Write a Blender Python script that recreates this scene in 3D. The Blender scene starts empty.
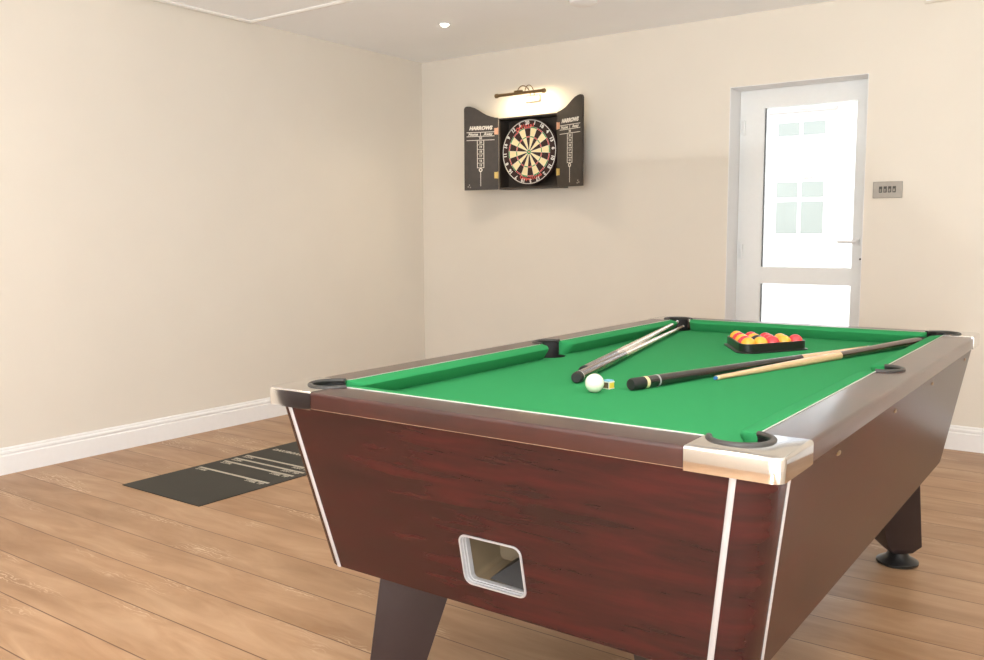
import bpy, bmesh, math, random
from mathutils import Vector, Matrix
random.seed(7)
PI = math.pi
scene = bpy.context.scene
COL = scene.collection

# ------------------------------------------------------------------ camera
YAW, PITCH, ROLL, FPX = math.radians(35.8091), math.radians(-6.0878), math.radians(-0.2352), 888.79
cam_d = bpy.data.cameras.new('camera')
cam = bpy.data.objects.new('camera', cam_d)
COL.objects.link(cam)
cam_d.sensor_width = 36.0
cam_d.lens = FPX / 984 * 36.0
fw = Vector((-math.sin(YAW)*math.cos(PITCH), math.cos(YAW)*math.cos(PITCH), math.sin(PITCH)))
rt = fw.cross(Vector((0, 0, 1))).normalized()
up = rt.cross(fw)
rt2 = math.cos(ROLL)*rt + math.sin(ROLL)*up
up2 = -math.sin(ROLL)*rt + math.cos(ROLL)*up
R = Matrix((rt2, up2, -fw)).transposed()
cam.matrix_world = Matrix.Translation((1.6266, -1.3591, 1.1699)) @ R.to_4x4()
cam_d.clip_start = 0.02
scene.camera = cam

# ------------------------------------------------------------------ room sizes
W, L, H = 1.202, 2.177, 0.82          # table
XL, YB, ZC = -2.866, 3.964, 2.475     # left wall, back wall, ceiling
XR, YF = 3.4, -4.4                    # right wall, wall behind the viewer
BED = 0.777
RW = 0.094

# ------------------------------------------------------------------ world, sun, area lights, exposure
world = bpy.data.worlds.new('world')
scene.world = world
world.use_nodes = True
bg = world.node_tree.nodes['Background']
bg.inputs[0].default_value = (0.86, 0.93, 1.0, 1)
bg.inputs[1].default_value = 2.3

def lamp(name, kind, loc, target, energy, color, **kw):
    d = bpy.data.lights.new(name, kind)
    d.energy = energy
    d.color = color
    for k, v in kw.items():
        setattr(d, k, v)
    o = bpy.data.objects.new(name, d)
    COL.objects.link(o)
    o.location = loc
    o.rotation_euler = (Vector(target) - Vector(loc)).to_track_quat('-Z', 'Y').to_euler()
    return o

# unseen fill lamps added to brighten the ceiling; their housings are built further down
FILL_UPL = ((2.2, 0.9, 12), (1.8, -2.6, 215))
for ux, uy, ue in FILL_UPL:
    lamp('added_fill_glow', 'AREA', (ux, uy, 0.26), (ux, uy, 3), ue, (0.97, 0.985, 1.0), shape='DISK', size=0.26)
sun = lamp('sun', 'SUN', (6, -3, 9), (0, 8, 0), 2.2, (1, 0.97, 0.92), angle=0.02)
# daylight entering through the two windows behind the viewer
lamp('daylight_wide', 'AREA', (1.85, YF - 0.12, 1.15), (1.85, -1.5, 2.5), 98, (0.93, 0.97, 1.0), shape='RECTANGLE', size=2.5, size_y=2.0)
lamp('daylight_side', 'AREA', (XR + 0.12, -2.1, 1.15), (0.4, -2.1, 2.6), 10, (0.93, 0.97, 1.0), shape='RECTANGLE', size=3.2, size_y=2.0)

vs = scene.view_settings
vs.view_transform = 'Standard'
vs.look = 'None'
vs.gamma = 1
vs.use_curve_mapping = False
vs.exposure = 0.68

# ------------------------------------------------------------------ materials
def new_mat(name):
    m = bpy.data.materials.new(name)
    m.use_nodes = True
    return m, m.node_tree, m.node_tree.nodes['Principled BSDF']

def mat(name, col, rough=0.5, metal=0.0, coat=0.0, var=0.0, scale=40, bump=0.0, emit=None, estr=0, spec=0.5, coat_rough=0.05):
    m, nt, b = new_mat(name)
    b.inputs['Roughness'].default_value = rough
    b.inputs['Metallic'].default_value = metal
    b.inputs['Coat Weight'].default_value = coat
    b.inputs['Coat Roughness'].default_value = coat_rough
    b.inputs['Specular IOR Level'].default_value = spec
    tc = nt.nodes.new('ShaderNodeTexCoord')
    nz = nt.nodes.new('ShaderNodeTexNoise')
    nz.inputs['Scale'].default_value = scale
    nz.inputs['Detail'].default_value = 4
    nt.links.new(tc.outputs['Object'], nz.inputs['Vector'])
    rp = nt.nodes.new('ShaderNodeValToRGB')
    lo = [max(0, c*(1-var)) for c in col]
    hi = [min(1, c*(1+var)) for c in col]
    rp.color_ramp.elements[0].position = 0.3
    rp.color_ramp.elements[1].position = 0.7
    rp.color_ramp.elements[0].color = (*lo, 1)
    rp.color_ramp.elements[1].color = (*hi, 1)
    nt.links.new(nz.outputs['Fac'], rp.inputs['Fac'])
    nt.links.new(rp.outputs['Color'], b.inputs['Base Color'])
    if bump:
        bp = nt.nodes.new('ShaderNodeBump')
        bp.inputs['Strength'].default_value = bump
        bp.inputs['Distance'].default_value = 0.002
        nt.links.new(nz.outputs['Fac'], bp.inputs['Height'])
        nt.links.new(bp.outputs['Normal'], b.inputs['Normal'])
    if emit:
        b.inputs['Emission Color'].default_value = (*emit, 1)
        b.inputs['Emission Strength'].default_value = estr
    return m

def wood_mat(name, dark, light, rough, coat, stretch, scale=6, coat_rough=0.08, spec=0.5, dist=0.7):
    """long grain streaks; stretch = per axis scale of the object coordinates"""
    m, nt, b = new_mat(name)
    b.inputs['Roughness'].default_value = rough
    b.inputs['Coat Weight'].default_value = coat
    b.inputs['Coat Roughness'].default_value = coat_rough
    b.inputs['Specular IOR Level'].default_value = spec
    tc = nt.nodes.new('ShaderNodeTexCoord')
    mp = nt.nodes.new('ShaderNodeMapping')
    mp.inputs['Scale'].default_value = stretch
    nt.links.new(tc.outputs['Object'], mp.inputs['Vector'])
    n1 = nt.nodes.new('ShaderNodeTexNoise')
    n1.inputs['Scale'].default_value = scale
    n1.inputs['Detail'].default_value = 7
    n1.inputs['Roughness'].default_value = 0.6
    n1.inputs['Distortion'].default_value = dist
    nt.links.new(mp.outputs['Vector'], n1.inputs['Vector'])
    rp = nt.nodes.new('ShaderNodeValToRGB')
    rp.color_ramp.elements[0].position = 0.34
    rp.color_ramp.elements[1].position = 0.68
    rp.color_ramp.elements[0].color = (*dark, 1)
    rp.color_ramp.elements[1].color = (*light, 1)
    nt.links.new(n1.outputs['Fac'], rp.inputs['Fac'])
    nt.links.new(rp.outputs['Color'], b.inputs['Base Color'])
    return m

M = {}
M['wall'] = mat('cream_wall_paint', (0.730, 0.676, 0.592), 0.85, var=0.012, scale=3, spec=0.2)
M['ceiling'] = mat('white_ceiling_paint', (0.94, 0.95, 0.955), 0.9, var=0.01, scale=3, spec=0.2)
M['white'] = mat('white_gloss_paint', (0.84, 0.83, 0.82), 0.35, var=0.01)
M['upvc'] = mat('white_plastic_frame', (0.80, 0.81, 0.80), 0.3, var=0.01)
M['hatch'] = mat('white_hatch_trim', (0.86, 0.84, 0.80), 0.5, var=0.01)
M['mahogany'] = wood_mat('mahogany_laminate', (0.018, 0.007, 0.0065), (0.044, 0.0085, 0.008), 0.27, 0.0, (0.9, 0.9, 8), 4.2, spec=0.36, dist=0.35)
M['rail'] = wood_mat('mahogany_rail_laminate', (0.028, 0.009, 0.007), (0.050, 0.013, 0.009), 0.28, 0.42, (1, 1, 4), 6, 0.16)
M['legs'] = mat('dark_brown_leg', (0.028, 0.018, 0.018), 0.4, var=0.08, scale=12)
M['foot'] = mat('black_foot', (0.012, 0.011, 0.011), 0.3, var=0.1)
M['cloth'] = mat('green_baize', (0.030, 0.250, 0.084), 0.95, var=0.035, scale=600, bump=0.08, spec=0.1)
M['chrome'] = mat('polished_chrome', (0.76, 0.74, 0.72), 0.07, metal=1, var=0.01)
M['silver'] = mat('silver_trim', (0.47, 0.46, 0.46), 0.35, metal=0.4, var=0.01)
M['cream_line'] = mat('cream_trim_line', (0.42, 0.28, 0.18), 0.4, var=0.01)
M['pin'] = mat('white_inlay_line', (0.60, 0.60, 0.53), 0.4, var=0.01)
M['rubber'] = mat('dark_grey_rubber', (0.040, 0.036, 0.032), 0.42, var=0.1)
M['liner'] = mat('black_pocket_liner', (0.010, 0.009, 0.009), 0.5, var=0.1)
M['chute'] = mat('tan_chute_metal', (0.15, 0.11, 0.065), 0.35, var=0.1, scale=8)
M['matte_black'] = mat('black_rubber_mat', (0.029, 0.027, 0.021), 0.6, var=0.06, scale=5, spec=0.4)
M['matline'] = mat('mat_line_print', (0.50, 0.46, 0.38), 0.6, var=0.04)
M['cabinet_black'] = mat('black_cabinet_laminate', (0.036, 0.027, 0.020), 0.42, var=0.15, scale=30, spec=0.6)
M['cabinet_edge'] = mat('pale_cabinet_edge', (0.55, 0.47, 0.40), 0.5, var=0.02)
M['print'] = mat('white_print', (0.72, 0.68, 0.60), 0.6, var=0.02)
M['redprint'] = mat('red_print', (0.75, 0.12, 0.09), 0.6, var=0.03)
M['brass'] = mat('brass_hinge', (0.62, 0.46, 0.16), 0.35, metal=0.8, var=0.05)
M['copper'] = mat('copper_hinge', (0.70, 0.40, 0.26), 0.35, metal=0.7, var=0.05)
M['sisal_black'] = mat('board_black', (0.030, 0.012, 0.010), 0.8, var=0.2, scale=200)
M['sisal_cream'] = mat('board_cream', (0.80, 0.70, 0.42), 0.8, var=0.06, scale=200)
M['sisal_red'] = mat('board_red', (0.55, 0.02, 0.02), 0.8, var=0.1, scale=200)
M['sisal_green'] = mat('board_green', (0.02, 0.26, 0.05), 0.8, var=0.1, scale=200)
M['wire'] = mat('white_wire', (0.75, 0.74, 0.70), 0.4, var=0.02)
M['antique'] = mat('antique_brass', (0.24, 0.16, 0.08), 0.35, metal=0.8, var=0.1)
M['satin'] = mat('satin_steel', (0.34, 0.31, 0.27), 0.4, metal=0.35, var=0.03)
M['dark_switch'] = mat('dark_switch', (0.05, 0.045, 0.035), 0.4, var=0.05)
M['bulb'] = mat('lamp_tube_glow', (1, 0.9, 0.7), 0.5, emit=(1, 0.80, 0.50), estr=9)
M['downbulb'] = mat('downlight_glow', (1, 0.95, 0.85), 0.5, emit=(1, 0.93, 0.80), estr=8)
M['cueball'] = mat('ivory_ball', (0.80, 0.79, 0.62), 0.12, var=0.01, coat=0.5)
M['yellow'] = mat('yellow_ball', (0.90, 0.40, 0.030), 0.12, var=0.02, coat=0.5)
M['red'] = mat('red_ball', (0.72, 0.035, 0.045), 0.12, var=0.02, coat=0.5)
M['black'] = mat('black_ball', (0.012, 0.012, 0.012), 0.12, var=0.02, coat=0.5)
M['numdisc'] = mat('white_number_disc', (0.85, 0.84, 0.78), 0.2, var=0.01)
M['rack'] = mat('black_rack_plastic', (0.014, 0.013, 0.012), 0.3, var=0.1)
M['cue_black'] = mat('black_cue_butt', (0.012, 0.010, 0.009), 0.22, coat=0.5, var=0.1)
M['cue_brown'] = wood_mat('brown_cue_butt', (0.030, 0.014, 0.009), (0.085, 0.036, 0.020), 0.2, 0.8, (3, 3, 0.5), 40)
M['cue_maple'] = wood_mat('maple_shaft', (0.66, 0.40, 0.21), (0.78, 0.52, 0.30), 0.25, 0.6, (3, 3, 0.4), 60)
M['cue_ash'] = wood_mat('ash_shaft', (0.46, 0.33, 0.23), (0.66, 0.52, 0.38), 0.2, 0.9, (3, 3, 0.4), 60)
M['cue_rubber'] = mat('cue_rubber_end', (0.014, 0.014, 0.013), 0.5, var=0.1)
M['cue_cream'] = mat('cream_cue_ring', (0.70, 0.58, 0.32), 0.3, var=0.1)
M['blue_tip'] = mat('blue_tip', (0.03, 0.16, 0.40), 0.8, var=0.1)
M['chalk_blue'] = mat('chalk_blue', (0.20, 0.46, 0.62), 0.9, var=0.1)
M['chalk_yellow'] = mat('chalk_yellow_paper', (0.75, 0.55, 0.05), 0.6, var=0.1)
M['chalk_brown'] = mat('chalk_brown_paper', (0.13, 0.08, 0.04), 0.6, var=0.1)
M['render_wall'] = mat('white_house_render', (0.86, 0.86, 0.84), 0.9, var=0.01, scale=2)
M['house_glass'] = mat('pale_house_glass', (0.25, 0.275, 0.255), 0.35, var=0.08, scale=1.4)
M['house_detail'] = mat('pale_grey_detail', (0.40, 0.36, 0.34), 0.8, var=0.05)
M['roof'] = mat('grey_roof_slate', (0.22, 0.22, 0.24), 0.8, var=0.2, scale=8)
M['gravel'] = mat('pale_gravel', (0.62, 0.59, 0.55), 0.9, var=0.35, scale=22)
M['keyhole'] = mat('keyhole_dark', (0.05, 0.045, 0.04), 0.5)

def glass_mat():
    m = bpy.data.materials.new('window_glass')
    m.use_nodes = True
    nt = m.node_tree
    nt.nodes.clear()
    out = nt.nodes.new('ShaderNodeOutputMaterial')
    tr = nt.nodes.new('ShaderNodeBsdfTransparent')
    gl = nt.nodes.new('ShaderNodeBsdfGlossy')
    gl.inputs['Roughness'].default_value = 0.02
    fr = nt.nodes.new('ShaderNodeFresnel')
    fr.inputs['IOR'].default_value = 1.45
    mx = nt.nodes.new('ShaderNodeMixShader')
    nt.links.new(fr.outputs[0], mx.inputs[0])
    nt.links.new(tr.outputs[0], mx.inputs[1])
    nt.links.new(gl.outputs[0], mx.inputs[2])
    nt.links.new(mx.outputs[0], out.inputs[0])
    return m
M['glass'] = glass_mat()

def floor_mat():
    m, nt, b = new_mat('oak_plank_floor')
    N, K = nt.nodes, nt.links
    tc = N.new('ShaderNodeTexCoord')
    mp = N.new('ShaderNodeMapping')
    mp.inputs['Location'].default_value = (7.0, -0.768 + 0.195*40, 0)
    K.new(tc.outputs['Object'], mp.inputs['Vector'])
    br = N.new('ShaderNodeTexBrick')
    br.offset = 0.0
    br.offset_frequency = 2
    br.inputs['Scale'].default_value = 1
    br.inputs['Brick Width'].default_value = 14
    br.inputs['Row Height'].default_value = 0.195
    br.inputs['Mortar Size'].default_value = 0.0026
    br.inputs['Mortar Smooth'].default_value = 0.3
    br.inputs['Bias'].default_value = 0
    br.inputs['Color1'].default_value = (0, 0, 0, 1)
    br.inputs['Color2'].default_value = (1, 1, 1, 1)
    br.inputs['Mortar'].default_value = (0.5, 0.5, 0.5, 1)
    K.new(mp.outputs['Vector'], br.inputs['Vector'])
    # per plank shift of the grain
    sh = N.new('ShaderNodeVectorMath'); sh.operation = 'SCALE'
    K.new(br.outputs['Color'], sh.inputs[0]); sh.inputs['Scale'].default_value = 23
    ad = N.new('ShaderNodeVectorMath'); ad.operation = 'ADD'
    K.new(tc.outputs['Object'], ad.inputs[0]); K.new(sh.outputs[0], ad.inputs[1])
    st = N.new('ShaderNodeMapping'); st.inputs['Scale'].default_value = (1.0, 5.0, 1)
    K.new(ad.outputs[0], st.inputs['Vector'])
    n1 = N.new('ShaderNodeTexNoise')
    n1.inputs['Scale'].default_value = 2.2; n1.inputs['Detail'].default_value = 8; n1.inputs['Roughness'].default_value = 0.62
    n1.inputs['Distortion'].default_value = 1.1
    K.new(st.outputs[0], n1.inputs['Vector'])
    r1 = N.new('ShaderNodeValToRGB')
    r1.color_ramp.elements[0].position = 0.30; r1.color_ramp.elements[0].color = (0.375, 0.212, 0.110, 1)
    r1.color_ramp.elements[1].position = 0.70; r1.color_ramp.elements[1].color = (0.51, 0.328, 0.195, 1)
    K.new(n1.outputs['Fac'], r1.inputs['Fac'])
    # broad brown clouding
    st2 = N.new('ShaderNodeMapping'); st2.inputs['Scale'].default_value = (1.0, 3.2, 1)
    K.new(ad.outputs[0], st2.inputs['Vector'])
    n2 = N.new('ShaderNodeTexNoise'); n2.inputs['Scale'].default_value = 1.7; n2.inputs['Detail'].default_value = 3
    K.new(st2.outputs[0], n2.inputs['Vector'])
    r2 = N.new('ShaderNodeValToRGB')
    r2.color_ramp.elements[0].position = 0.35; r2.color_ramp.elements[0].color = (0.80, 0.76, 0.72, 1)
    r2.color_ramp.elements[1].position = 0.62; r2.color_ramp.elements[1].color = (1, 1, 1, 1)
    K.new(n2.outputs['Fac'], r2.inputs['Fac'])
    m1 = N.new('ShaderNodeMix'); m1.data_type = 'RGBA'; m1.blend_type = 'MULTIPLY'; m1.inputs['Factor'].default_value = 1
    K.new(r1.outputs[0], m1.inputs['A']); K.new(r2.outputs[0], m1.inputs['B'])
    # limed rings of the flat sawn grain
    st3 = N.new('ShaderNodeMapping'); st3.inputs['Scale'].default_value = (2.6, 7.0, 1)
    K.new(ad.outputs[0], st3.inputs['Vector'])
    wv = N.new('ShaderNodeTexWave'); wv.wave_type = 'RINGS'
    wv.inputs['Scale'].default_value = 3.2; wv.inputs['Distortion'].default_value = 12; wv.inputs['Detail'].default_value = 3
    wv.inputs['Detail Scale'].default_value = 1.6
    K.new(st3.outputs[0], wv.inputs['Vector'])
    r3 = N.new('ShaderNodeValToRGB')
    r3.color_ramp.elements[0].position = 0.72; r3.color_ramp.elements[0].color = (0, 0, 0, 1)
    r3.color_ramp.elements[1].position = 0.95; r3.color_ramp.elements[1].color = (1, 1, 1, 1)
    K.new(wv.outputs['Fac'], r3.inputs['Fac'])
    n3 = N.new('ShaderNodeTexNoise'); n3.inputs['Scale'].default_value = 1.5; n3.inputs['Detail'].default_value = 2
    st4 = N.new('ShaderNodeMapping'); st4.inputs['Scale'].default_value = (1.0, 3.0, 1); st4.inputs['Location'].default_value = (5, 3, 0)
    K.new(ad.outputs[0], st4.inputs['Vector']); K.new(st4.outputs[0], n3.inputs['Vector'])
    r4 = N.new('ShaderNodeValToRGB')
    r4.color_ramp.elements[0].position = 0.57; r4.color_ramp.elements[0].color = (0, 0, 0, 1)
    r4.color_ramp.elements[1].position = 0.66; r4.color_ramp.elements[1].color = (0.75, 0.75, 0.75, 1)
    K.new(n3.outputs['Fac'], r4.inputs['Fac'])
    mm = N.new('ShaderNodeMath'); mm.operation = 'MULTIPLY'
    K.new(r3.outputs[0], mm.inputs[0]); K.new(r4.outputs[0], mm.inputs[1])
    m2 = N.new('ShaderNodeMix'); m2.data_type = 'RGBA'
    K.new(mm.outputs[0], m2.inputs['Factor']); K.new(m1.outputs['Result'], m2.inputs['A']); m2.inputs['B'].default_value = (0.68, 0.51, 0.35, 1)
    # plank to plank tone
    m3 = N.new('ShaderNodeMix'); m3.data_type = 'RGBA'; m3.blend_type = 'MULTIPLY'; m3.inputs['Factor'].default_value = 1
    rt_ = N.new('ShaderNodeValToRGB')
    rt_.color_ramp.elements[0].color = (0.90, 0.885, 0.87, 1); rt_.color_ramp.elements[1].color = (1.04, 1.03, 1.02, 1)
    K.new(br.outputs['Color'], rt_.inputs['Fac'])
    K.new(m2.outputs['Result'], m3.inputs['A']); K.new(rt_.outputs[0], m3.inputs['B'])
    m4 = N.new('ShaderNodeMix'); m4.data_type = 'RGBA'
    K.new(br.outputs['Fac'], m4.inputs['Factor']); K.new(m3.outputs['Result'], m4.inputs['A']); m4.inputs['B'].default_value = (0.15, 0.07, 0.035, 1)
    K.new(m4.outputs['Result'], b.inputs['Base Color'])
    b.inputs['Roughness'].default_value = 0.38
    b.inputs['Specular IOR Level'].default_value = 0.30
    bp = N.new('ShaderNodeBump'); bp.inputs['Strength'].default_value = 0.35; bp.inputs['Distance'].default_value = 0.003; bp.invert = True
    K.new(br.outputs['Fac'], bp.inputs['Height']); K.new(bp.outputs[0], b.inputs['Normal'])
    return m
M['floor'] = floor_mat()

# ------------------------------------------------------------------ mesh helpers
def world_loc(o):
    v = Vector((0, 0, 0))
    while o:
        v = v + o.location
        o = o.parent
    return v

def obj(name, bm, m, parent=None, smooth=None, local=False, origin=None):
    """link a bmesh in world coordinates as one object; parents are unrotated while building"""
    me = bpy.data.meshes.new(name)
    if origin is not None:
        bm.transform(Matrix.Translation(-Vector(origin)))
    elif parent and not local:
        bm.transform(Matrix.Translation(-world_loc(parent)))
    bmesh.ops.recalc_face_normals(bm, faces=bm.faces[:])
    if smooth is not None:
        for f in bm.faces:
            f.smooth = True
    bm.to_mesh(me)
    bm.free()
    if smooth is not None:
        me.set_sharp_from_angle(angle=math.radians(smooth))
    for x in (m if isinstance(m, (list, tuple)) else [m]):
        me.materials.append(M[x])
    o = bpy.data.objects.new(name, me)
    COL.objects.link(o)
    if origin is not None:
        o.location = origin
    if parent:
        o.parent = parent
    return o

def thing(name, loc, label, cat, group=None):
    o = bpy.data.objects.new(name, None)
    o.empty_display_size = 0.1
    COL.objects.link(o)
    o.location = loc
    return tag(o, label, cat, group)

def tag(o, label, cat, group=None):
    o['label'] = label
    o['category'] = cat
    if group:
        o['group'] = group
    return o

def struct(o):
    o['kind'] = 'structure'
    return o

def add_box(bm, a, b, mi=0):
    r = bmesh.ops.create_cube(bm, size=1)
    sx, sy, sz = (b[i]-a[i] for i in range(3))
    for v in r['verts']:
        v.co = Vector((a[0]+(v.co.x+.5)*sx, a[1]+(v.co.y+.5)*sy, a[2]+(v.co.z+.5)*sz))
    fs = {f for v in r['verts'] for f in v.link_faces}
    for f in fs:
        f.material_index = mi
    return r['verts']

def box(a, b, bev=0.0, seg=2):
    bm = bmesh.new()
    add_box(bm, a, b)
    if bev:
        bmesh.ops.bevel(bm, geom=bm.edges[:], offset=bev, segments=seg, affect='EDGES', profile=0.5)
    return bm

def add_prism(bm, poly, z0, z1, mi=0):
    n = len(poly)
    lo = [bm.verts.new((p[0], p[1], z0)) for p in poly]
    hi = [bm.verts.new((p[0], p[1], z1)) for p in poly]
    fs = [bm.faces.new(lo[::-1]), bm.faces.new(hi)]
    for i in range(n):
        j = (i+1) % n
        fs.append(bm.faces.new((lo[i], lo[j], hi[j], hi[i])))
    for f in fs:
        f.material_index = mi
    return lo, hi

def add_loft(bm, rings, closed=True, cap=True, mi=0):
    vr = [[bm.verts.new(p) for p in r] for r in rings]
    n = len(vr[0])
    for a, b in zip(vr[:-1], vr[1:]):
        for i in range(n if closed else n-1):
            j = (i+1) % n
            bm.faces.new((a[i], a[j], b[j], b[i])).material_index = mi
    if cap:
        bm.faces.new(vr[0][::-1]).material_index = mi
        bm.faces.new(vr[-1]).material_index = mi
    return vr

def add_tube(bm, pts, r, seg=12, cap=True, mi=0, flat=1.0):
    """tube along pts; r a number or list"""
    pts = [Vector(p) for p in pts]
    rs = r if isinstance(r, (list, tuple)) else [r]*len(pts)
    rings = []
    nrm = None
    for i, p in enumerate(pts):
        t = (pts[min(i+1, len(pts)-1)] - pts[max(i-1, 0)]).normalized()
        if nrm is None:
            a = Vector((0, 0, 1)) if abs(t.z) < .9 else Vector((1, 0, 0))
            nrm = (a - t*a.dot(t)).normalized()
        else:
            nrm = (nrm - t*nrm.dot(t)).normalized()
        bn = t.cross(nrm)
        rings.append([p + rs[i]*(flat*math.cos(2*PI*k/seg)*nrm + math.sin(2*PI*k/seg)*bn) for k in range(seg)])
    return add_loft(bm, rings, True, cap, mi)

def add_lathe(bm, prof, c=(0, 0, 0), seg=32, mi=0, M4=None):
    """prof: (r, z) list, around local z"""
    rings = []
    for r, z in prof:
        rings.append([Vector((max(r, 1e-5)*math.cos(2*PI*k/seg), max(r, 1e-5)*math.sin(2*PI*k/seg), z)) for k in range(seg)])
    if M4 is None:
        M4 = Matrix.Translation(c)
    rings = [[M4 @ p for p in r] for r in rings]
    return add_loft(bm, rings, True, True, mi)

def text_verts(s, size, shear=0.0, bold=0.0):
    cu = bpy.data.curves.new('lettering', 'FONT')
    cu.body = s
    cu.size = size
    cu.align_x = 'CENTER'
    cu.align_y = 'CENTER'
    cu.shear = shear
    cu.offset = bold
    cu.resolution_u = 3
    cu.extrude = 0.0004
    o = bpy.data.objects.new('lettering', cu)
    COL.objects.link(o)
    bpy.context.view_layer.update()
    me = bpy.data.meshes.new_from_object(o.evaluated_get(bpy.context.evaluated_depsgraph_get()))
    vs_ = [v.co.copy() for v in me.vertices]
    fs_ = [tuple(p.vertices) for p in me.polygons]
    bpy.data.objects.remove(o)
    bpy.data.curves.remove(cu)
    bpy.data.meshes.remove(me)
    return vs_, fs_

def add_text(bm, s, size, M4, mi=0, shear=0.0, bold=0.0):
    vs_, fs_ = text_verts(s, size, shear, bold)
    nv = [bm.verts.new(M4 @ v) for v in vs_]
    for f in fs_:
        try:
            bm.faces.new([nv[i] for i in f]).material_index = mi
        except ValueError:
            pass

def copy_tree(o, parent=None):
    c = o.copy()
    COL.objects.link(c)
    c.parent = parent
    for ch in list(o.children):
        copy_tree(ch, c)
    return c

def wall_with_holes(name, axis, pos, thick, u0, u1, z0, z1, holes, m):
    """wall as boxes around rectangular holes; axis 'x' = wall plane x=pos, u is y; holes (ua,ub,za,zb) sorted by u"""
    bm = bmesh.new()
    def b(ua, ub, za, zb):
        if ub-ua < 1e-4 or zb-za < 1e-4:
            return
        if axis == 'y':
            add_box(bm, (ua, min(pos, pos+thick), za), (ub, max(pos, pos+thick), zb))
        else:
            add_box(bm, (min(pos, pos+thick), ua, za), (max(pos, pos+thick), ub, zb))
    u = u0
    for ua, ub, za, zb in holes:
        b(u, ua, z0, z1)
        b(ua, ub, z0, za)
        b(ua, ub, zb, z1)
        u = ub
    b(u, u1, z0, z1)
    return struct(obj(name, bm, m))

# ================================================================== STRUCTURE
T = 0.28
struct(obj('floor', box((XL-T, YF-T, -0.12), (XR+T, YB+T, 0)), 'floor'))
struct(obj('ceiling', box((XL-T, YF-T, ZC), (XR+T, YB+T, ZC+0.15)), 'ceiling'))
DX0, DX1, DZ1 = -0.425, 0.372, 2.055
wall_with_holes('wall_back', 'y', YB, T, XL-T, XR+T, 0, ZC, [(DX0, DX1, 0.0, DZ1)], 'wall')
WLy = (-3.75, -0.45)
wall_with_holes('wall_left', 'x', XL, -T, YF, YB, 0, ZC, [(-3.2, -2.2, 0.0, 2.05)], 'wall')
wall_with_holes('wall_right', 'x', XR, T, YF, YB, 0, ZC, [(WLy[0], WLy[1], 0.2, 2.25)], 'wall')
wall_with_holes('wall_front', 'y', YF, -T, XL-T, XR+T, 0, ZC, [(0.6, 3.1, 0.2, 2.25)], 'wall')

def window(name, axis, u0, u1, z0, z1, pos, n):
    root = bpy.data.objects.new(name, None)
    COL.objects.link(root)
    root.location = ((u0+u1)/2, pos, z0) if axis == 'y' else (pos, (u0+u1)/2, z0)
    struct(root)
    bm = bmesh.new()
    f = 0.06
    def b(a, c, za, zb, d=0.03):
        if axis == 'y':
            add_box(bm, (a, pos-d, za), (c, pos+d, zb))
        else:
            add_box(bm, (pos-d, a, za), (pos+d, c, zb))
    b(u0, u0+f, z0, z1); b(u1-f, u1, z0, z1); b(u0+f, u1-f, z0, z0+f); b(u0+f, u1-f, z1-f, z1)
    for k in range(1, n):
        u = u0 + (u1-u0)*k/n
        b(u-f/2, u+f/2, z0+f, z1-f)
    obj('window_frame', bm, 'upvc', root)
    bm = bmesh.new()
    b(u0+f/2, u1-f/2, z0+f/2, z1-f/2, 0.003)
    obj('pane', bm, 'glass', root)
window('window_1', 'y', 0.6, 3.1, 0.2, 2.25, YF-0.06, 3)
window('window_2', 'x', WLy[0], WLy[1], 0.2, 2.25, XR+0.06, 3)
struct(obj('added_dark_door', box((XL-0.10, -3.2, 0.0), (XL-0.04, -2.2, 2.05), 0.003), 'legs'))  # unseen, added to put a dark reflection in the near left chrome cap

# moulded skirting boards
def skirting(name, p0, p1, inward):
    prof = [(0, 0), (0.018, 0), (0.018, 0.092), (0.014, 0.097), (0.014, 0.101), (0.017, 0.106), (0.016, 0.114), (0.010, 0.120), (0.010, 0.126), (0.006, 0.131), (0, 0.133)]
    bm = bmesh.new()
    inn = Vector(inward)
    add_loft(bm, [[Vector((p[0], p[1], 0)) + inn*d + Vector((0, 0, z)) for d, z in prof] for p in (p0, p1)])
    struct(obj(name, bm, 'white'))
skirting('baseboard_left', (XL, -2.2), (XL, YB), (1, 0, 0))
skirting('baseboard_back', (XL+0.02, YB), (DX0-0.002, YB), (0, -1, 0))
skirting('baseboard_right', (DX1+0.002, YB), (XR, YB), (0, -1, 0))

# white lining of the door opening
struct(obj('trim_1', box((DX0, YB+0.001, 0), (DX0+0.004, YB+0.169, DZ1-0.004)), 'white'))
struct(obj('trim_2', box((DX0, YB+0.001, DZ1-0.004), (DX1, YB+0.169, DZ1)), 'white'))
struct(obj('trim_3', box((DX1-0.004, YB+0.001, 0), (DX1, YB+0.169, DZ1-0.004)), 'white'))
# ---- glazed door in the deep opening
DY = YB + 0.17
door = bpy.data.objects.new('door_1', None); COL.objects.link(door); door.location = ((DX0+DX1)/2, DY, 0); struct(door)
FL, FR = DX0 + 0.005, DX1 - 0.005
bm = bmesh.new()
add_box(bm, (FL, DY, 0.0), (FL+0.045, DY+0.07, DZ1-0.002)); add_box(bm, (FR-0.045, DY, 0.0), (FR, DY+0.07, DZ1-0.002))
add_box(bm, (FL+0.045, DY, DZ1-0.047), (FR-0.045, DY+0.07, DZ1-0.002)); add_box(bm, (FL+0.045, DY, 0), (FR-0.045, DY+0.07, 0.04))
obj('door_frame', bm, 'upvc', door)
GX0, GX1, GZ1, GZ0, RZ1, RZ0 = -0.262, 0.277, 1.937, 0.968, 0.864, 0.20
leaf = bmesh.new()
sy0, sy1 = DY-0.012, DY+0.055
a0, a1 = FL+0.035, FR-0.035
add_box(leaf, (a0, sy0, 0.03), (GX0, sy1, DZ1-0.035)); add_box(leaf, (GX1, sy0, 0.03), (a1, sy1, DZ1-0.035))
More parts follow.
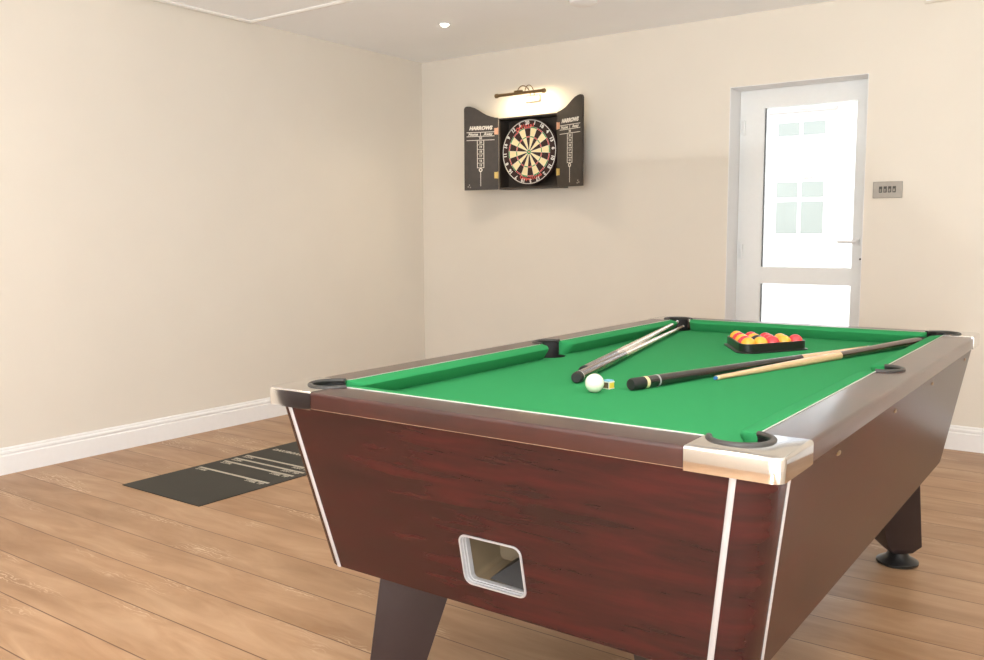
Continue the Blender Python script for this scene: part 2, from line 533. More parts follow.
add_box(leaf, (GX0, sy0, GZ1), (GX1, sy1, DZ1-0.035)); add_box(leaf, (GX0, sy0, RZ1), (GX1, sy1, GZ0)); add_box(leaf, (GX0, sy0, 0.03), (GX1, sy1, RZ0))
bmesh.ops.remove_doubles(leaf, verts=leaf.verts[:], dist=1e-5)
obj('door_leaf', leaf, 'upvc', door)
bm = bmesh.new(); add_box(bm, (GX0, DY+0.02, GZ0), (GX1, DY+0.026, GZ1)); obj('pane', bm, 'glass', door)
bm = bmesh.new(); add_box(bm, (GX0, DY+0.02, RZ0), (GX1, DY+0.026, RZ1)); obj('pane', bm, 'glass', door)
bm = bmesh.new()   # dark gasket along the panes
for z0, z1 in ((GZ0, GZ1), (RZ0, RZ1)):
    add_box(bm, (GX0, DY+0.0, z0), (GX0+0.004, DY+0.019, z1))
obj('gasket', bm, 'rubber', door)
bm = box((GX1+0.018, sy0-0.006, 1.10), (GX1+0.042, sy0, 1.148), 0.004)
add_box(bm, (GX1+0.02, sy0-0.03, 1.115), (GX1+0.038, sy0-0.006, 1.133))
vsx = add_tube(bm, [(GX1+0.034, sy0-0.036, 1.124), (GX1+0.0, sy0-0.038, 1.124), (GX1-0.075, sy0-0.036, 1.122)], [0.009, 0.009, 0.007], 10)
handle = obj('door_handle', bm, 'white', door, 40)
bm = bmesh.new(); add_lathe(bm, [(0.0, 0), (0.006, 0), (0.006, 0.004), (0, 0.004)], M4=Matrix.Translation((GX1+0.05, sy0-0.001, 1.022)) @ Matrix.Rotation(PI/2, 4, 'X'), seg=12)
obj('keyhole', bm, 'keyhole', handle)
for z in (1.78, 1.02, 0.35):
    bm = bmesh.new(); add_lathe(bm, [(0, 0), (0.009, 0), (0.009, 0.09), (0, 0.09)], c=(FL+0.034, DY-0.018, z), seg=12)
    obj('hinge', bm, 'upvc', door, 40)

# ceiling access hatch trim
h = thing('ceiling_hatch', (-2.42, 1.87, ZC), 'square white ceiling hatch with a moulded trim close to the left wall', 'hatch')
hx0, hx1, hy0, hy1 = -2.80, -2.00, 1.50, 2.29
bm = bmesh.new()
def frame_ring(bm, x0, x1, y0, y1, prof):
    """prof: list of (outset, z) swept mitred round a rectangle"""
    rings = []
    for (cx, cy, sx, sy) in ((x0, y0, -1, -1), (x1, y0, 1, -1), (x1, y1, 1, 1), (x0, y1, -1, 1)):
        rings.append([(cx+sx*o_, cy+sy*o_, z) for o_, z in prof])
    vr = [[bm.verts.new(p) for p in r] for r in rings]
    n = len(prof)
    for i in range(4):
        a, b = vr[i], vr[(i+1) % 4]
        for k in range(n):
            l = (k+1) % n
            bm.faces.new((a[k], a[l], b[l], b[k]))
frame_ring(bm, hx0, hx1, hy0, hy1, [(0, ZC), (0, ZC-0.012), (0.012, ZC-0.018), (0.03, ZC-0.016), (0.036, ZC-0.008), (0.04, ZC)])
obj('trim', bm, 'hatch', h)
obj('hatch_panel', box((hx0, hy0, ZC-0.005), (hx1, hy1, ZC)), 'ceiling', h)

# ================================================================== OUTSIDE
struct(obj('ground', box((-9, YB+T, -0.25), (7, 24, -0.05)), 'gravel'))
HY = YB + 4.0
b_ = thing('neighbouring_house', (-1.2, HY, 0), 'white rendered house seen through the glazed door', 'building')
obj('wall', box((-7, HY, -0.05), (5.5, HY+0.3, 2.75)), 'render_wall', b_)
bm = bmesh.new(); add_loft(bm, [[(x, HY-0.35, 2.70), (x, HY-0.35, 2.80), (x, HY+2.2, 4.2), (x, HY+2.2, 4.1)] for x in (-7.2, 5.7)])
obj('roof', bm, 'roof', b_)
x0, x1, xm = -1.43, -0.955, -1.195
wf = obj('window', box((x0-0.06, HY-0.02, 1.10), (x1+0.06, HY, 2.36), 0.004), 'upvc', b_)
def hp(xa, xb, za, zb, m='house_glass'):
    obj('pane', box((xa, HY-0.03, za), (xb, HY-0.018, zb)), m, wf)
for xa, xb in ((x0, xm-0.02), (xm+0.02, x1)):
    hp(xa, xb, 1.175, 1.50)
    hp(xa, xb, 1.545, 1.70)
    hp(xa, xb, 2.17, 2.30)
for xa in (x0+0.02, xm+0.03):
    obj('ornament', box((xa, HY-0.03, 1.73), (xa+0.10, HY-0.018, 1.79), 0.01), 'house_detail', wf)
obj('string_course', box((-1.62, HY-0.04, 2.40), (-0.85, HY, 2.43)), 'house_detail', b_)

# ================================================================== POOL TABLE
table = thing('pool_table', (W/2, L/2, 0), 'mahogany coloured pool table with green cloth and chrome corner caps', 'pool table')

def arc(cx, cy, r, a0, a1, n):
    return [(cx + r*math.cos(math.radians(a0+(a1-a0)*i/n)), cy + r*math.sin(math.radians(a0+(a1-a0)*i/n))) for i in range(n+1)]

# --- cabinet: tapered box with rounded corners and an opening at the near end
ZT, ZB_ = 0.780, 0.379
RL, RR = 0.050, 0.070
def cab_ring(t):
    x0 = 0.005 + 0.062*t; x1 = W-0.014 - 0.069*t; y0 = 0.015 + 0.087*t; y1 = L-0.015-0.087*t
    z = ZT + (ZB_-ZT)*t
    p = []
    p += [(x, y, z) for x, y in arc(x0+RL, y0+RL, RL, 180, 270, 8)]
    p += [(x, y, z) for x, y in arc(x1-RR, y0+RR, RR, 270, 360, 8)]
    p += [(x, y, z) for x, y in arc(x1-RR, y1-RR, RR, 0, 90, 8)]
    p += [(x, y, z) for x, y in arc(x0+RL, y1-RL, RL, 90, 180, 8)]
    return p
def yfront(z):
    t = (z-ZT)/(ZB_-ZT)
    return 0.015 + 0.087*t
top, bot = cab_ring(0), cab_ring(1)
bm = bmesh.new()
tv = [bm.verts.new(p) for p in top]; bv = [bm.verts.new(p) for p in bot]
n = len(tv)
for i in range(n):
    j = (i+1) % n
    if i == 8:
        continue
    bm.faces.new((tv[i], tv[j], bv[j], bv[i]))
bm.faces.new(bv)
# opening
RX0, RX1, RZa, RZb = 0.512, 0.664, 0.436, 0.546
def rrect(x0, x1, z0, z1, r, n=6):
    p = []
    for cx, cz, a in ((x0+r, z0+r, 180), (x1-r, z0+r, 270), (x1-r, z1-r, 0), (x0+r, z1-r, 90)):
        p += arc(cx, cz, r, a, a+90, n)
    return p
hole = [bm.verts.new((x, yfront(z), z)) for x, z in rrect(RX0, RX1, RZa, RZb, 0.016)]
outer = [tv[8], tv[9], bv[9], bv[8]]
es = []
for lp in (outer, hole):
    for i in range(len(lp)):
        a, b = lp[i], lp[(i+1) % len(lp)]
        e = bm.edges.get((a, b)) or bm.edges.new((a, b))
        es.append(e)
bmesh.ops.triangle_fill(bm, edges=es, use_beauty=True, normal=(0, -1, -0.2))
obj('cabinet', bm, 'mahogany', table, 25)

# ball return: silver stepped frame and tan chute behind the opening
def rr_loft(bm, steps):
    rings = []
    for off, dy in steps:
        rings.append([(x, yfront(z)+dy, z) for x, z in rrect(RX0-off, RX1+off, RZa-off, RZb+off, 0.016+off)])
    add_loft(bm, rings, True, False)
bm = bmesh.new()
rr_loft(bm, [(0.0035, 0.001), (0.0025, -0.003), (-0.0005, -0.003), (-0.001, 0.005), (-0.0025, 0.005), (-0.003, 0.012), (-0.0045, 0.012), (-0.0055, 0.024)])
ret = obj('ball_return_frame', bm, 'silver', table, 30)
bm = bmesh.new()
rings = [[(x, yfront(z)+0.012, z) for x, z in rrect(RX0-0.001, RX1+0.001, RZa-0.001, RZb+0.001, 0.016)],
         [(x, 0.20, z) for x, z in rrect(RX0+0.01, RX1-0.01, RZa+0.02, RZb-0.008, 0.012)]]
vr = add_loft(bm, rings, True, False)
bm.faces.new(vr[1])
obj('ball_chute', bm, 'chute', table, 30)
bm = bmesh.new()
add_loft(bm, [[(RX1-0.011, 0.105, RZa+0.008), (RX1-0.011, 0.195, RZa+0.026), (RX1-0.011, 0.195, RZb-0.012), (RX1-0.011, 0.150, RZa+0.085)],
              [(RX0+0.045, 0.112, RZa+0.010), (RX0+0.050, 0.195, RZa+0.026), (RX0+0.085, 0.195, RZa+0.050), (RX0+0.055, 0.150, RZa+0.022)]])
obj('return_gate', bm, 'liner', table)

# silver corner strips on the cabinet
def strip(i, dirn, wd, m='silver'):
    """thin strip down the flat next to ring point i"""
    a = Vector(top[i]); b = Vector(bot[i]); d = Vector(dirn)
    nrm = (b-a).cross(d).normalized()
    if nrm.dot(a - Vector((W/2, L/2, a.z))) < 0:
        nrm = -nrm
    bm = bmesh.new()
    lo = 0.0035
    add_loft(bm, [[p - d*wd/2 - nrm*0.002, p + d*wd/2 - nrm*0.002, p + d*wd/2 + nrm*0.001, p + d*wd*0.25 + nrm*lo*0.7, p - d*wd*0.25 + nrm*lo*0.7, p - d*wd/2 + nrm*0.001] for p in (a, b)])
    obj('corner_trim', bm, m, table)
for i, d in ((8, (1, 0, 0)), (9, (1, 0, 0)), (17, (0, 1, 0)), (26, (1, 0, 0)), (27, (1, 0, 0)), (0, (0, 1, 0)), (35, (0, 1, 0))):
    strip(i, d, 0.0115 if i in (8, 9, 26, 27) else 0.009)

# --- rails, caps, pockets
PC, PR = 0.106, 0.054           # corner pocket centre (from each edge) and radius
MC, MR = 0.094, 0.053           # middle pocket
def mirror(poly, fx, fy):
    return [((W-x) if fx else x, (L-y) if fy else y) for x, y in poly]

def plate(name, poly, outer_test, m, z0=0.782, z1=H, bev=0.011, parent=table, extra=None):
    bm = bmesh.new()
    lo, hi = add_prism(bm, poly, z0, z1)
    bm.normal_update()
    es = []
    for e in bm.edges:
        a, b = e.verts
        if a.co.z > z1-1e-6 and b.co.z > z1-1e-6 and outer_test(a.co) and outer_test(b.co):
            es.append(e)
    if es:
        bmesh.ops.bevel(bm, geom=es, offset=bev, segments=4, affect='EDGES', profile=0.5)
    return obj(name, bm, m, parent, 35)
def in_set(pts):
    keys = {(round(x, 4), round(y, 4)) for x, y in pts}
    return lambda c: (round(c.x, 4), round(c.y, 4)) in keys
CE, CEy = 0.158, 0.164         # cap ends along the end rail and the side rail
pa = arc(PC, PC, PR, 103, 347, 26)      # from the side rail round the corner to the end rail
for fx in (0, 1):
    for fy in (0, 1):
        ce = 0.143 if not fx else 0.167
        ox = 0.0 if fx else -0.008
        outer_pts = [(0 + ox, CEy)] + [(x + ox, y) for x, y in arc(0.022, 0.022, 0.022, 180, 270, 10)] + [(ce-0.002, 0)]
        cap = [(ce, RW)] + pa[::-1] + [(RW, CEy)] + outer_pts
        plate('corner_cap', mirror(cap, fx, fy), in_set(mirror(outer_pts, fx, fy)), 'chrome', 0.779, H+0.0012, 0.006)
# end rails
for fy in (0, 1):
    poly = [(0.142, 0.0006), (W-0.166, 0.0006), (W-0.168, RW), (0.144, RW)]
    test = (lambda c, fy=fy: (c.y < 1e-3) if not fy else (c.y > L-1e-3))
    plate('rail', mirror(poly, 0, fy), test, 'rail', 0.783, H, 0.008)
# side rails, notched for the middle pockets
for fx in (0, 1):
    a_ = math.degrees(math.asin(0))
    m_arc = [(MC + MR*math.cos(math.radians(t)), L/2 + MR*math.sin(math.radians(t))) for t in [270-9*k for k in range(21)]]
    m_arc = [(min(x, RW), y) for x, y in m_arc]
    poly = [(0.0006, CEy+0.001), (RW, CEy+0.001)] + m_arc + [(RW, L-CEy-0.001), (0.0006, L-CEy-0.001)]
    test = (lambda c, fx=fx: (c.x < 1e-3) if not fx else (c.x > W-1e-3))
    plate('rail', mirror(poly, fx, 0), test, 'rail', 0.783, H, 0.008)

# cream line under the rails
bm = bmesh.new()
frame_ring(bm, 0.022, W-0.022, 0.022, L-0.022, [(0, ZT), (0.014, ZT), (0.0145, ZT+0.0015), (0.0145, ZT+0.003), (0, ZT+0.003)])
obj('rail_trim', bm, 'cream_line', table)
# thin pale inlay where cloth meets wood
def inlay(a, b):
    bm = bmesh.new()
    add_box(bm, (min(a[0], b[0]), min(a[1], b[1]), H-0.01), (max(a[0], b[0]), max(a[1], b[1]), H+0.0016))
    obj('inlay_line', bm, 'pin', table)
g = 0.0022
for y in (RW-g/2, L-RW-g/2):
    inlay((0.148, y), (W-0.168, y+g))
for x in (RW-g/2, W-RW-g/2):
    inlay((x, CEy+0.002), (x+g, L/2-MR-0.004)); inlay((x, L/2+MR+0.004), (x+g, L-CEy-0.002))

# pocket rims and liners
def pocket(cx, cy, r, a0, a1):
    bm = bmesh.new()
    pts = [(x, y, H+0.001) for x, y in arc(cx, cy, r, a0, a1, 28)]
    add_tube(bm, pts, 0.0062, 10, flat=0.9)
    rim = obj('pocket_rim', bm, 'rubber', table, 50)
    bm = bmesh.new()
    full = [[(cx+(r-0.002)*math.cos(2*PI*k/32), cy+(r-0.002)*math.sin(2*PI*k/32), z) for k in range(32)] for z in (BED-0.001, 0.66)]
    vr = add_loft(bm, full, True, False)
    bm.faces.new(vr[1])
    part = [[(x, y, z) for x, y in arc(cx, cy, r-0.002, a0, a1, 24)] for z in (BED-0.001, H-0.001)]
    add_loft(bm, part, False, False)
    obj('pocket_liner', bm, 'liner', table, 50)
pocket(PC, PC, PR, 103, 347)
pocket(W-PC, PC, PR, 193, 437)
pocket(W-PC, L-PC, PR, 283, 527)
pocket(PC, L-PC, PR, 13, 257)
pocket(MC, L/2, MR, 88, 272)
pocket(W-MC, L/2, MR, -92, 92)

# bed cloth
bl = arc(PC, PC, PR-0.001, 103, -13, 12)
poly = []
poly += bl
poly += mirror(bl[::-1], 1, 0)
poly += [(W-MC + (MR-0.001)*math.cos(math.radians(t)), L/2 + (MR-0.001)*math.sin(math.radians(t))) for t in range(270, 89, -12)]
poly += mirror(bl, 1, 1)
poly += mirror(bl[::-1], 0, 1)
poly += [(MC + (MR-0.001)*math.cos(math.radians(t)), L/2 + (MR-0.001)*math.sin(math.radians(t))) for t in range(90, -91, -12)]
bm = bmesh.new(); add_prism(bm, poly, BED-0.02, BED)
obj('playing_surface', bm, 'cloth', table)

# cushions
PROF = [(0, H-0.002), (0.006, H+0.002), (0.035, H-0.001), (0.041, H-0.004), (0.044, H-0.009), (0.042, H-0.015), (0.020, BED), (0, BED)]
def cushion(p0, p1, inward):
    p0, p1, inn = Vector((*p0, 0)), Vector((*p1, 0)), Vector((*inward, 0))
    ln = (p1-p0).length
    d = (p1-p0)/ln
    E_ = 0.034
    st = [(E_*(1-math.cos(k*PI/16)), math.sin(k*PI/16)) for k in range(9)]
    sts = [(s, u) for s, u in st] + [(ln-s, u) for s, u in st[::-1]]
    bm = bmesh.new()
    rings = []
    for s, u in sts:
        uu = 0.12 + 0.88*u
        rings.append([p0 + d*s + inn*(o_*uu) + Vector((0, 0, z)) for o_, z in PROF])
    add_loft(bm, rings)
    obj('cushion', bm, 'cloth', table, 35)
C0 = 0.157
cushion((C0, RW+.001), (W-C0-0.008, RW+.001), (0, 1))
cushion((C0, L-RW-.001), (W-C0, L-RW-.001), (0, -1))
for x, dx in ((RW+.001, 1), (W-RW-.001, -1)):
    cushion((x, C0+0.005), (x, L/2-MR-0.001), (dx, 0))
    cushion((x, L/2+MR+0.001), (x, L-C0-0.005), (dx, 0))

# bolts on the long side and tiny end fittings
for y in (0.405, 0.91, 1.39, 1.98):
    t = (0.747-ZT)/(ZB_-ZT)
    bm = bmesh.new()
    add_lathe(bm, [(0, 0), (0.007, 0), (0.006, 0.003), (0, 0.004)], M4=Matrix.Translation((W-0.014-0.069*t-0.001, y, 0.747)) @ Matrix.Rotation(PI/2, 4, 'Y') @ Matrix.Diagonal((0.8, 2.0, 1, 1)), seg=14)
    obj('bolt', bm, 'antique', table, 30)

# legs: square, turned 45 degrees, splayed and tapering to a round foot
def leg(sx, sy):
    fxy = Vector((0.198 if sx < 0 else W-0.200, 0.185 if sy < 0 else L-0.200, 0))
    d = Vector((sx, sy, 0))
    bm = bmesh.new()
    rings = []
    for z, s in ((ZB_+0.002, 0.178), (0.078, 0.122), (0.046, 0.072)):
        c = fxy - d*0.054*(z-0.05)/0.33 + Vector((0, 0, z))
        h_ = s/math.sqrt(2)
        # corners of a diamond, slightly bevelled
        k = 0.006
        ring = []
        for ang in (0, 90, 180, 270):
            a = math.radians(ang - 6*sx*sy)
            e = Vector((math.cos(a), math.sin(a), 0)); tt = Vector((-math.sin(a), math.cos(a), 0))
            ring += [c + e*(h_-k) - tt*k, c + e*(h_-k*.3), c + e*(h_-k) + tt*k]
        rings.append(ring)
    add_loft(bm, rings)
    lg = obj('leg', bm, 'legs', table, 40)
    bm = bmesh.new()
    add_lathe(bm, [(0, 0.0), (0.066, 0.0), (0.070, 0.004), (0.070, 0.011), (0.062, 0.016), (0.040, 0.028), (0.030, 0.048), (0, 0.048)], c=fxy)
    obj('foot', bm, 'foot', lg, 40)
for sx in (-1, 1):
    for sy in (-1, 1):
        leg(sx, sy)

# ================================================================== ON THE TABLE
def ball(name, x, y, r, m, label, cat, group=None):
    bm = bmesh.new()
    bmesh.ops.create_uvsphere(bm, u_segments=40, v_segments=24, radius=r)
    bmesh.ops.translate(bm, vec=(x, y, BED+r), verts=bm.verts[:])
    o = obj(name, bm, m, smooth=180, origin=(x, y, BED+r))
    return tag(o, label, cat, group)
CB = (0.549, 0.572)
ball('cue_ball', CB[0], CB[1], 0.0240, 'cueball', 'white cue ball on the green cloth beside the chalk cube', 'ball')

# rack: P1 near corner, front row direction A, left row direction B
A = Vector((math.cos(math.radians(61)), math.sin(math.radians(61))))
B = Vector((math.cos(math.radians(121)), math.sin(math.radians(121))))
br_ = 0.0254
RK = Vector((0.598, 1.528))        # centre of first ball
pitch = br_*2 + 0.0006
rows = [['yellow', 'yellow', 'red', 'yellow', 'red'], ['red', 'black', 'red', 'yellow'], ['yellow', 'yellow', 'red'], ['red', 'red'], ['yellow']]
front = ['nearest the left corner', 'second from the left', 'in the middle', 'second from the right', 'at the right end']
for j, row in enumerate(rows):
    for i, c in enumerate(row):
        p = RK + A*(pitch*i) + B*(pitch*j)
        if j == 0:
            lab = '%s pool ball in the front row of the rack, %s' % (c, front[i])
        elif c == 'black':
            lab = 'black pool ball in the middle of the rack'
        elif j == 4:
            lab = 'yellow pool ball in the far left corner of the rack'
        elif j == 1:
            lab = ['red pool ball behind the leftmost front ball of the rack', '', 'red pool ball in the second row of the rack, right of the black', 'yellow pool ball at the right end of the second row of the rack'][i]
        elif j == 2:
            lab = ['yellow pool ball at the left end of the middle row of the rack', 'yellow pool ball in the centre of the middle row of the rack', 'red pool ball at the right end of the middle row of the rack'][i]
        else:
            lab = ['red pool ball on the left side of the rack, next to the far corner ball', 'red pool ball on the far side of the rack, second from the far corner'][i]
        ball(c+'_ball', p.x, p.y, br_, c, lab, 'ball', 'balls in the black triangle')
# triangular rack frame with a foot flange
# normals: front row side faces angle -44, right side 76, left side 196
def tri2(off):
    pts = [RK, RK + A*4*pitch, RK + B*4*pitch]
    out = []
    for p, a0 in ((pts[0], 211), (pts[1], -29), (pts[2], 91)):
        out += arc(p.x, p.y, off, a0, a0+120, 8)
    return out
bm = bmesh.new()
ri, ro, rf = br_+0.0012, br_+0.0070, br_+0.017
z0 = BED+0.0003
rings = [[(x, y, z) for x, y in tri2(r)] for r, z in ((ri, z0), (rf, z0), (rf, z0+0.0025), (ro, z0+0.005), (ro, z0+0.031), (ri, z0+0.031))]
rings.append(rings[0])
vr = [[bm.verts.new(p) for p in r] for r in rings[:-1]]
for k in range(len(vr)):
    a, b = vr[k], vr[(k+1) % len(vr)]
    for i in range(len(a)):
        j = (i+1) % len(a)
        bm.faces.new((a[i], a[j], b[j], b[i]))
o = obj('ball_rack', bm, 'rack', smooth=35)
tag(o, 'black plastic triangle rack around the red and yellow balls', 'rack')

# chalk
chk = thing('chalk_cube', (0.549, 0.645, BED), 'small blue chalk cube in yellow and brown paper right of the cue ball', 'chalk')
s = 0.0105
bm = box((-s, -s, 0), (s, s, 0.019), 0.001)
bmesh.ops.recalc_face_normals(bm, faces=bm.faces[:])
bm.normal_update()
for f in bm.faces:
    f.material_index = 1 if f.normal.x > .5 else 0
obj('paper_wrap', bm, ['chalk_brown', 'chalk_yellow'], chk, local=True)
bm = box((-s*.95, -s*.95, 0.019), (s*.95, s*.95, 0.0225), 0.001)
obj('chalk_block', bm, 'chalk_blue', chk, local=True)
bm = bmesh.new()
for a, b in (((-s-.0004, -s-.0004, 0.0), (s+.0004, s+.0004, 0.002)), ((-s-.0004, -s-.0004, 0.0165), (s+.0004, s+.0004, 0.0192)), ((s-.0016, -s-.0005, 0.0), (s+.0005, -s+.0012, 0.019))):
    add_box(bm, a, b)
obj('paper_edge', bm, 'print', chk, local=True)
chk.rotation_euler.z = math.radians(-12)

# cues
def cue(label, a, b, parts, group=None):
    """a = butt end centre, b = tip centre; parts: (name, material, [(s, r)...]) with s metres from the butt"""
    a, b = Vector(a), Vector(b)
    root = thing('pool_cue', a, label, 'cue', group)
    d = (b-a).normalized()
    Q = d.to_track_quat('Z', 'Y').to_matrix().to_4x4()
    for nm, m, prof in parts:
        bm = bmesh.new()
        pr = [(0, prof[0][0])] + [(r, s_) for s_, r in prof] + [(0, prof[-1][0])]
        add_lathe(bm, pr, seg=24)
        o = obj(nm, bm, m, root, 40, local=True)
    root.rotation_mode = 'QUATERNION'
    root.rotation_quaternion = d.to_track_quat('Z', 'Y')
    return root
def cue_len(a, b):
    return (Vector(b)-Vector(a)).length
# dark butt cue in the middle of the cloth
a, b = (0.612, 0.645, BED+0.0162), (0.908, 1.850, BED+0.0062)
Ln = cue_len(a, b)
cue('black butted pool cue with cream ring, its butt just right of the cue ball', a, b, [
    ('rubber_bumper', 'cue_rubber', [(0, 0.0135), (0.004, 0.0158), (0.048, 0.0160)]),
    ('ring', 'cue_cream', [(0.048, 0.0160), (0.060, 0.0160)]),
    ('butt', 'cue_black', [(0.060, 0.0158), (0.30, 0.0142), (0.50, 0.0126), (0.80, 0.0104)]),
    ('shaft', 'cue_maple', [(0.80, 0.0103), (0.92, 0.0088), (Ln-0.03, 0.0056), (Ln-0.018, 0.0055)]),
    ('joint_ring', 'silver', [(0.098, 0.0159), (0.104, 0.0159)]),
    ('ferrule', 'silver', [(Ln-0.018, 0.0056), (Ln-0.006, 0.0055)]),
    ('tip', 'blue_tip', [(Ln-0.006, 0.0054), (Ln, 0.0045)])])
# light cue lying the other way
a, b = (1.035, 2.070, BED+0.0160), (0.726, 0.917, BED+0.0066)
Ln = cue_len(a, b)
cue('pale maple pool cue with a blue tip, dark butt towards the far right pocket', a, b, [
    ('rubber_bumper', 'cue_rubber', [(0, 0.013), (0.004, 0.0152), (0.03, 0.0155)]),
    ('butt', 'cue_brown', [(0.03, 0.0154), (0.30, 0.0140), (0.56, 0.0122)]),
    ('shaft', 'cue_maple', [(0.56, 0.0126), (0.80, 0.0112), (Ln-0.03, 0.0064), (Ln-0.016, 0.0061)]),
    ('ferrule', 'cue_cream', [(Ln-0.016, 0.0062), (Ln-0.006, 0.0061)]),
    ('tip', 'blue_tip', [(Ln-0.006, 0.0055), (Ln, 0.0045)])])
# left pair running to the far left pocket
a, b = (0.443, 0.662, BED+0.0158), (0.118, 2.095, BED+0.0125)
Ln = cue_len(a, b)
cue('brown butted pool cue just behind the cue ball, right one of the left pair', a, b, [
    ('rubber_bumper', 'cue_rubber', [(0, 0.0125), (0.004, 0.0152), (0.022, 0.0156)]),
    ('ring', 'silver', [(0.022, 0.0156), (0.026, 0.0156)]),
    ('butt', 'cue_brown', [(0.026, 0.0154), (0.25, 0.0138), (0.50, 0.0118)]),
    ('shaft', 'cue_ash', [(0.50, 0.0117), (0.9, 0.0088), (Ln-0.02, 0.0060)]),
    ('ferrule', 'silver', [(Ln-0.02, 0.0061), (Ln-0.006, 0.0060)]),
    ('tip', 'cue_black', [(Ln-0.006, 0.0058), (Ln, 0.0048)])])
a, b = (0.403, 0.768, BED+0.0158), (0.106, 2.065, BED+0.034)
Ln = cue_len(a, b)
cue('pale shafted pool cue, left one of the pair pointing to the far left pocket', a, b, [
    ('rubber_bumper', 'cue_rubber', [(0, 0.0125), (0.004, 0.0150), (0.02, 0.0152)]),
    ('butt', 'cue_brown', [(0.02, 0.0152), (0.22, 0.0138), (0.34, 0.0126)]),
    ('shaft', 'cue_ash', [(0.34, 0.0125), (0.9, 0.0086), (Ln-0.02, 0.0060)]),
    ('ferrule', 'silver', [(Ln-0.02, 0.0061), (Ln-0.010, 0.0064)]),
    ('tip', 'cue_black', [(Ln-0.010, 0.0064), (Ln, 0.0054)])])

# ================================================================== DARTS MAT
MX0, MX1, MY0, MY1 = -2.198, -1.612, 0.945, 3.80
mt = thing('darts_mat', ((MX0+MX1)/2, (MY0+MY1)/2, 0), 'black rubber darts mat with pale throw lines on the floor', 'mat')
obj('mat_sheet', box((MX0, MY0, 0.0), (MX1, MY1, 0.004), 0.001, 1), 'matte_black', mt)
for y, l_, r_ in ((1.357, '2.44M', 'STEEL TIP'), (1.509, '2.37M', 'STEEL TIP'), (1.578, '2.29M', 'SOFT TIP'), (1.650, '2.21M', 'SOFT TIP')):
    bm = bmesh.new()
    add_box(bm, (MX0+0.03, y-0.008, 0.0038), (MX1-0.03, y+0.008, 0.0046))
    tl = obj('throw_line', bm, 'matline', mt)
    for tx, xx in ((l_, MX0+0.075), (r_, MX1-0.105)):
        bm = bmesh.new()
        add_text(bm, tx, 0.030, Matrix.Translation((xx, y-0.026, 0.0042)), bold=0.0006)
        obj('line_caption', bm, 'matline', tl)
bm = bmesh.new()
add_text(bm, 'DARTBOARD MAT', 0.042, Matrix.Translation(((MX0+MX1)/2-0.07, 1.822, 0.0042)), bold=0.001)
obj('mat_title', bm, 'matline', mt)

# ================================================================== DARTBOARD CABINET
CX, CZ = -1.8135, 1.742
BX0, BX1, BZ0, BZ1 = -2.063, -1.563, 1.492, 1.989
BY = YB - 0.12
cabn = thing('dartboard_cabinet', (CX, YB, BZ0), 'black wooden dartboard cabinet with both doors open on the back wall', 'dartboard cabinet')
bm = bmesh.new()
t_ = 0.014
add_box(bm, (BX0, BY, BZ0), (BX0+t_, YB-0.0015, BZ1)); add_box(bm, (BX1-t_, BY, BZ0), (BX1, YB-0.0015, BZ1))
add_box(bm, (BX0+t_, BY, BZ0), (BX1-t_, YB-0.0015, BZ0+t_)); add_box(bm, (BX0+t_, BY, BZ1-t_), (BX1-t_, YB-0.0015, BZ1))
add_box(bm, (BX0+t_, YB-0.012, BZ0+t_), (BX1-t_, YB-0.0015, BZ1-t_))
obj('cabinet_box', bm, 'cabinet_black', cabn)
bm = bmesh.new()
add_box(bm, (BX0, BY-0.0015, BZ0), (BX0+0.004, BY, BZ1)); add_box(bm, (BX0+0.004, BY-0.0015, BZ1-0.004), (BX1, BY, BZ1))
obj('pale_edging', bm, 'cabinet_edge', cabn)
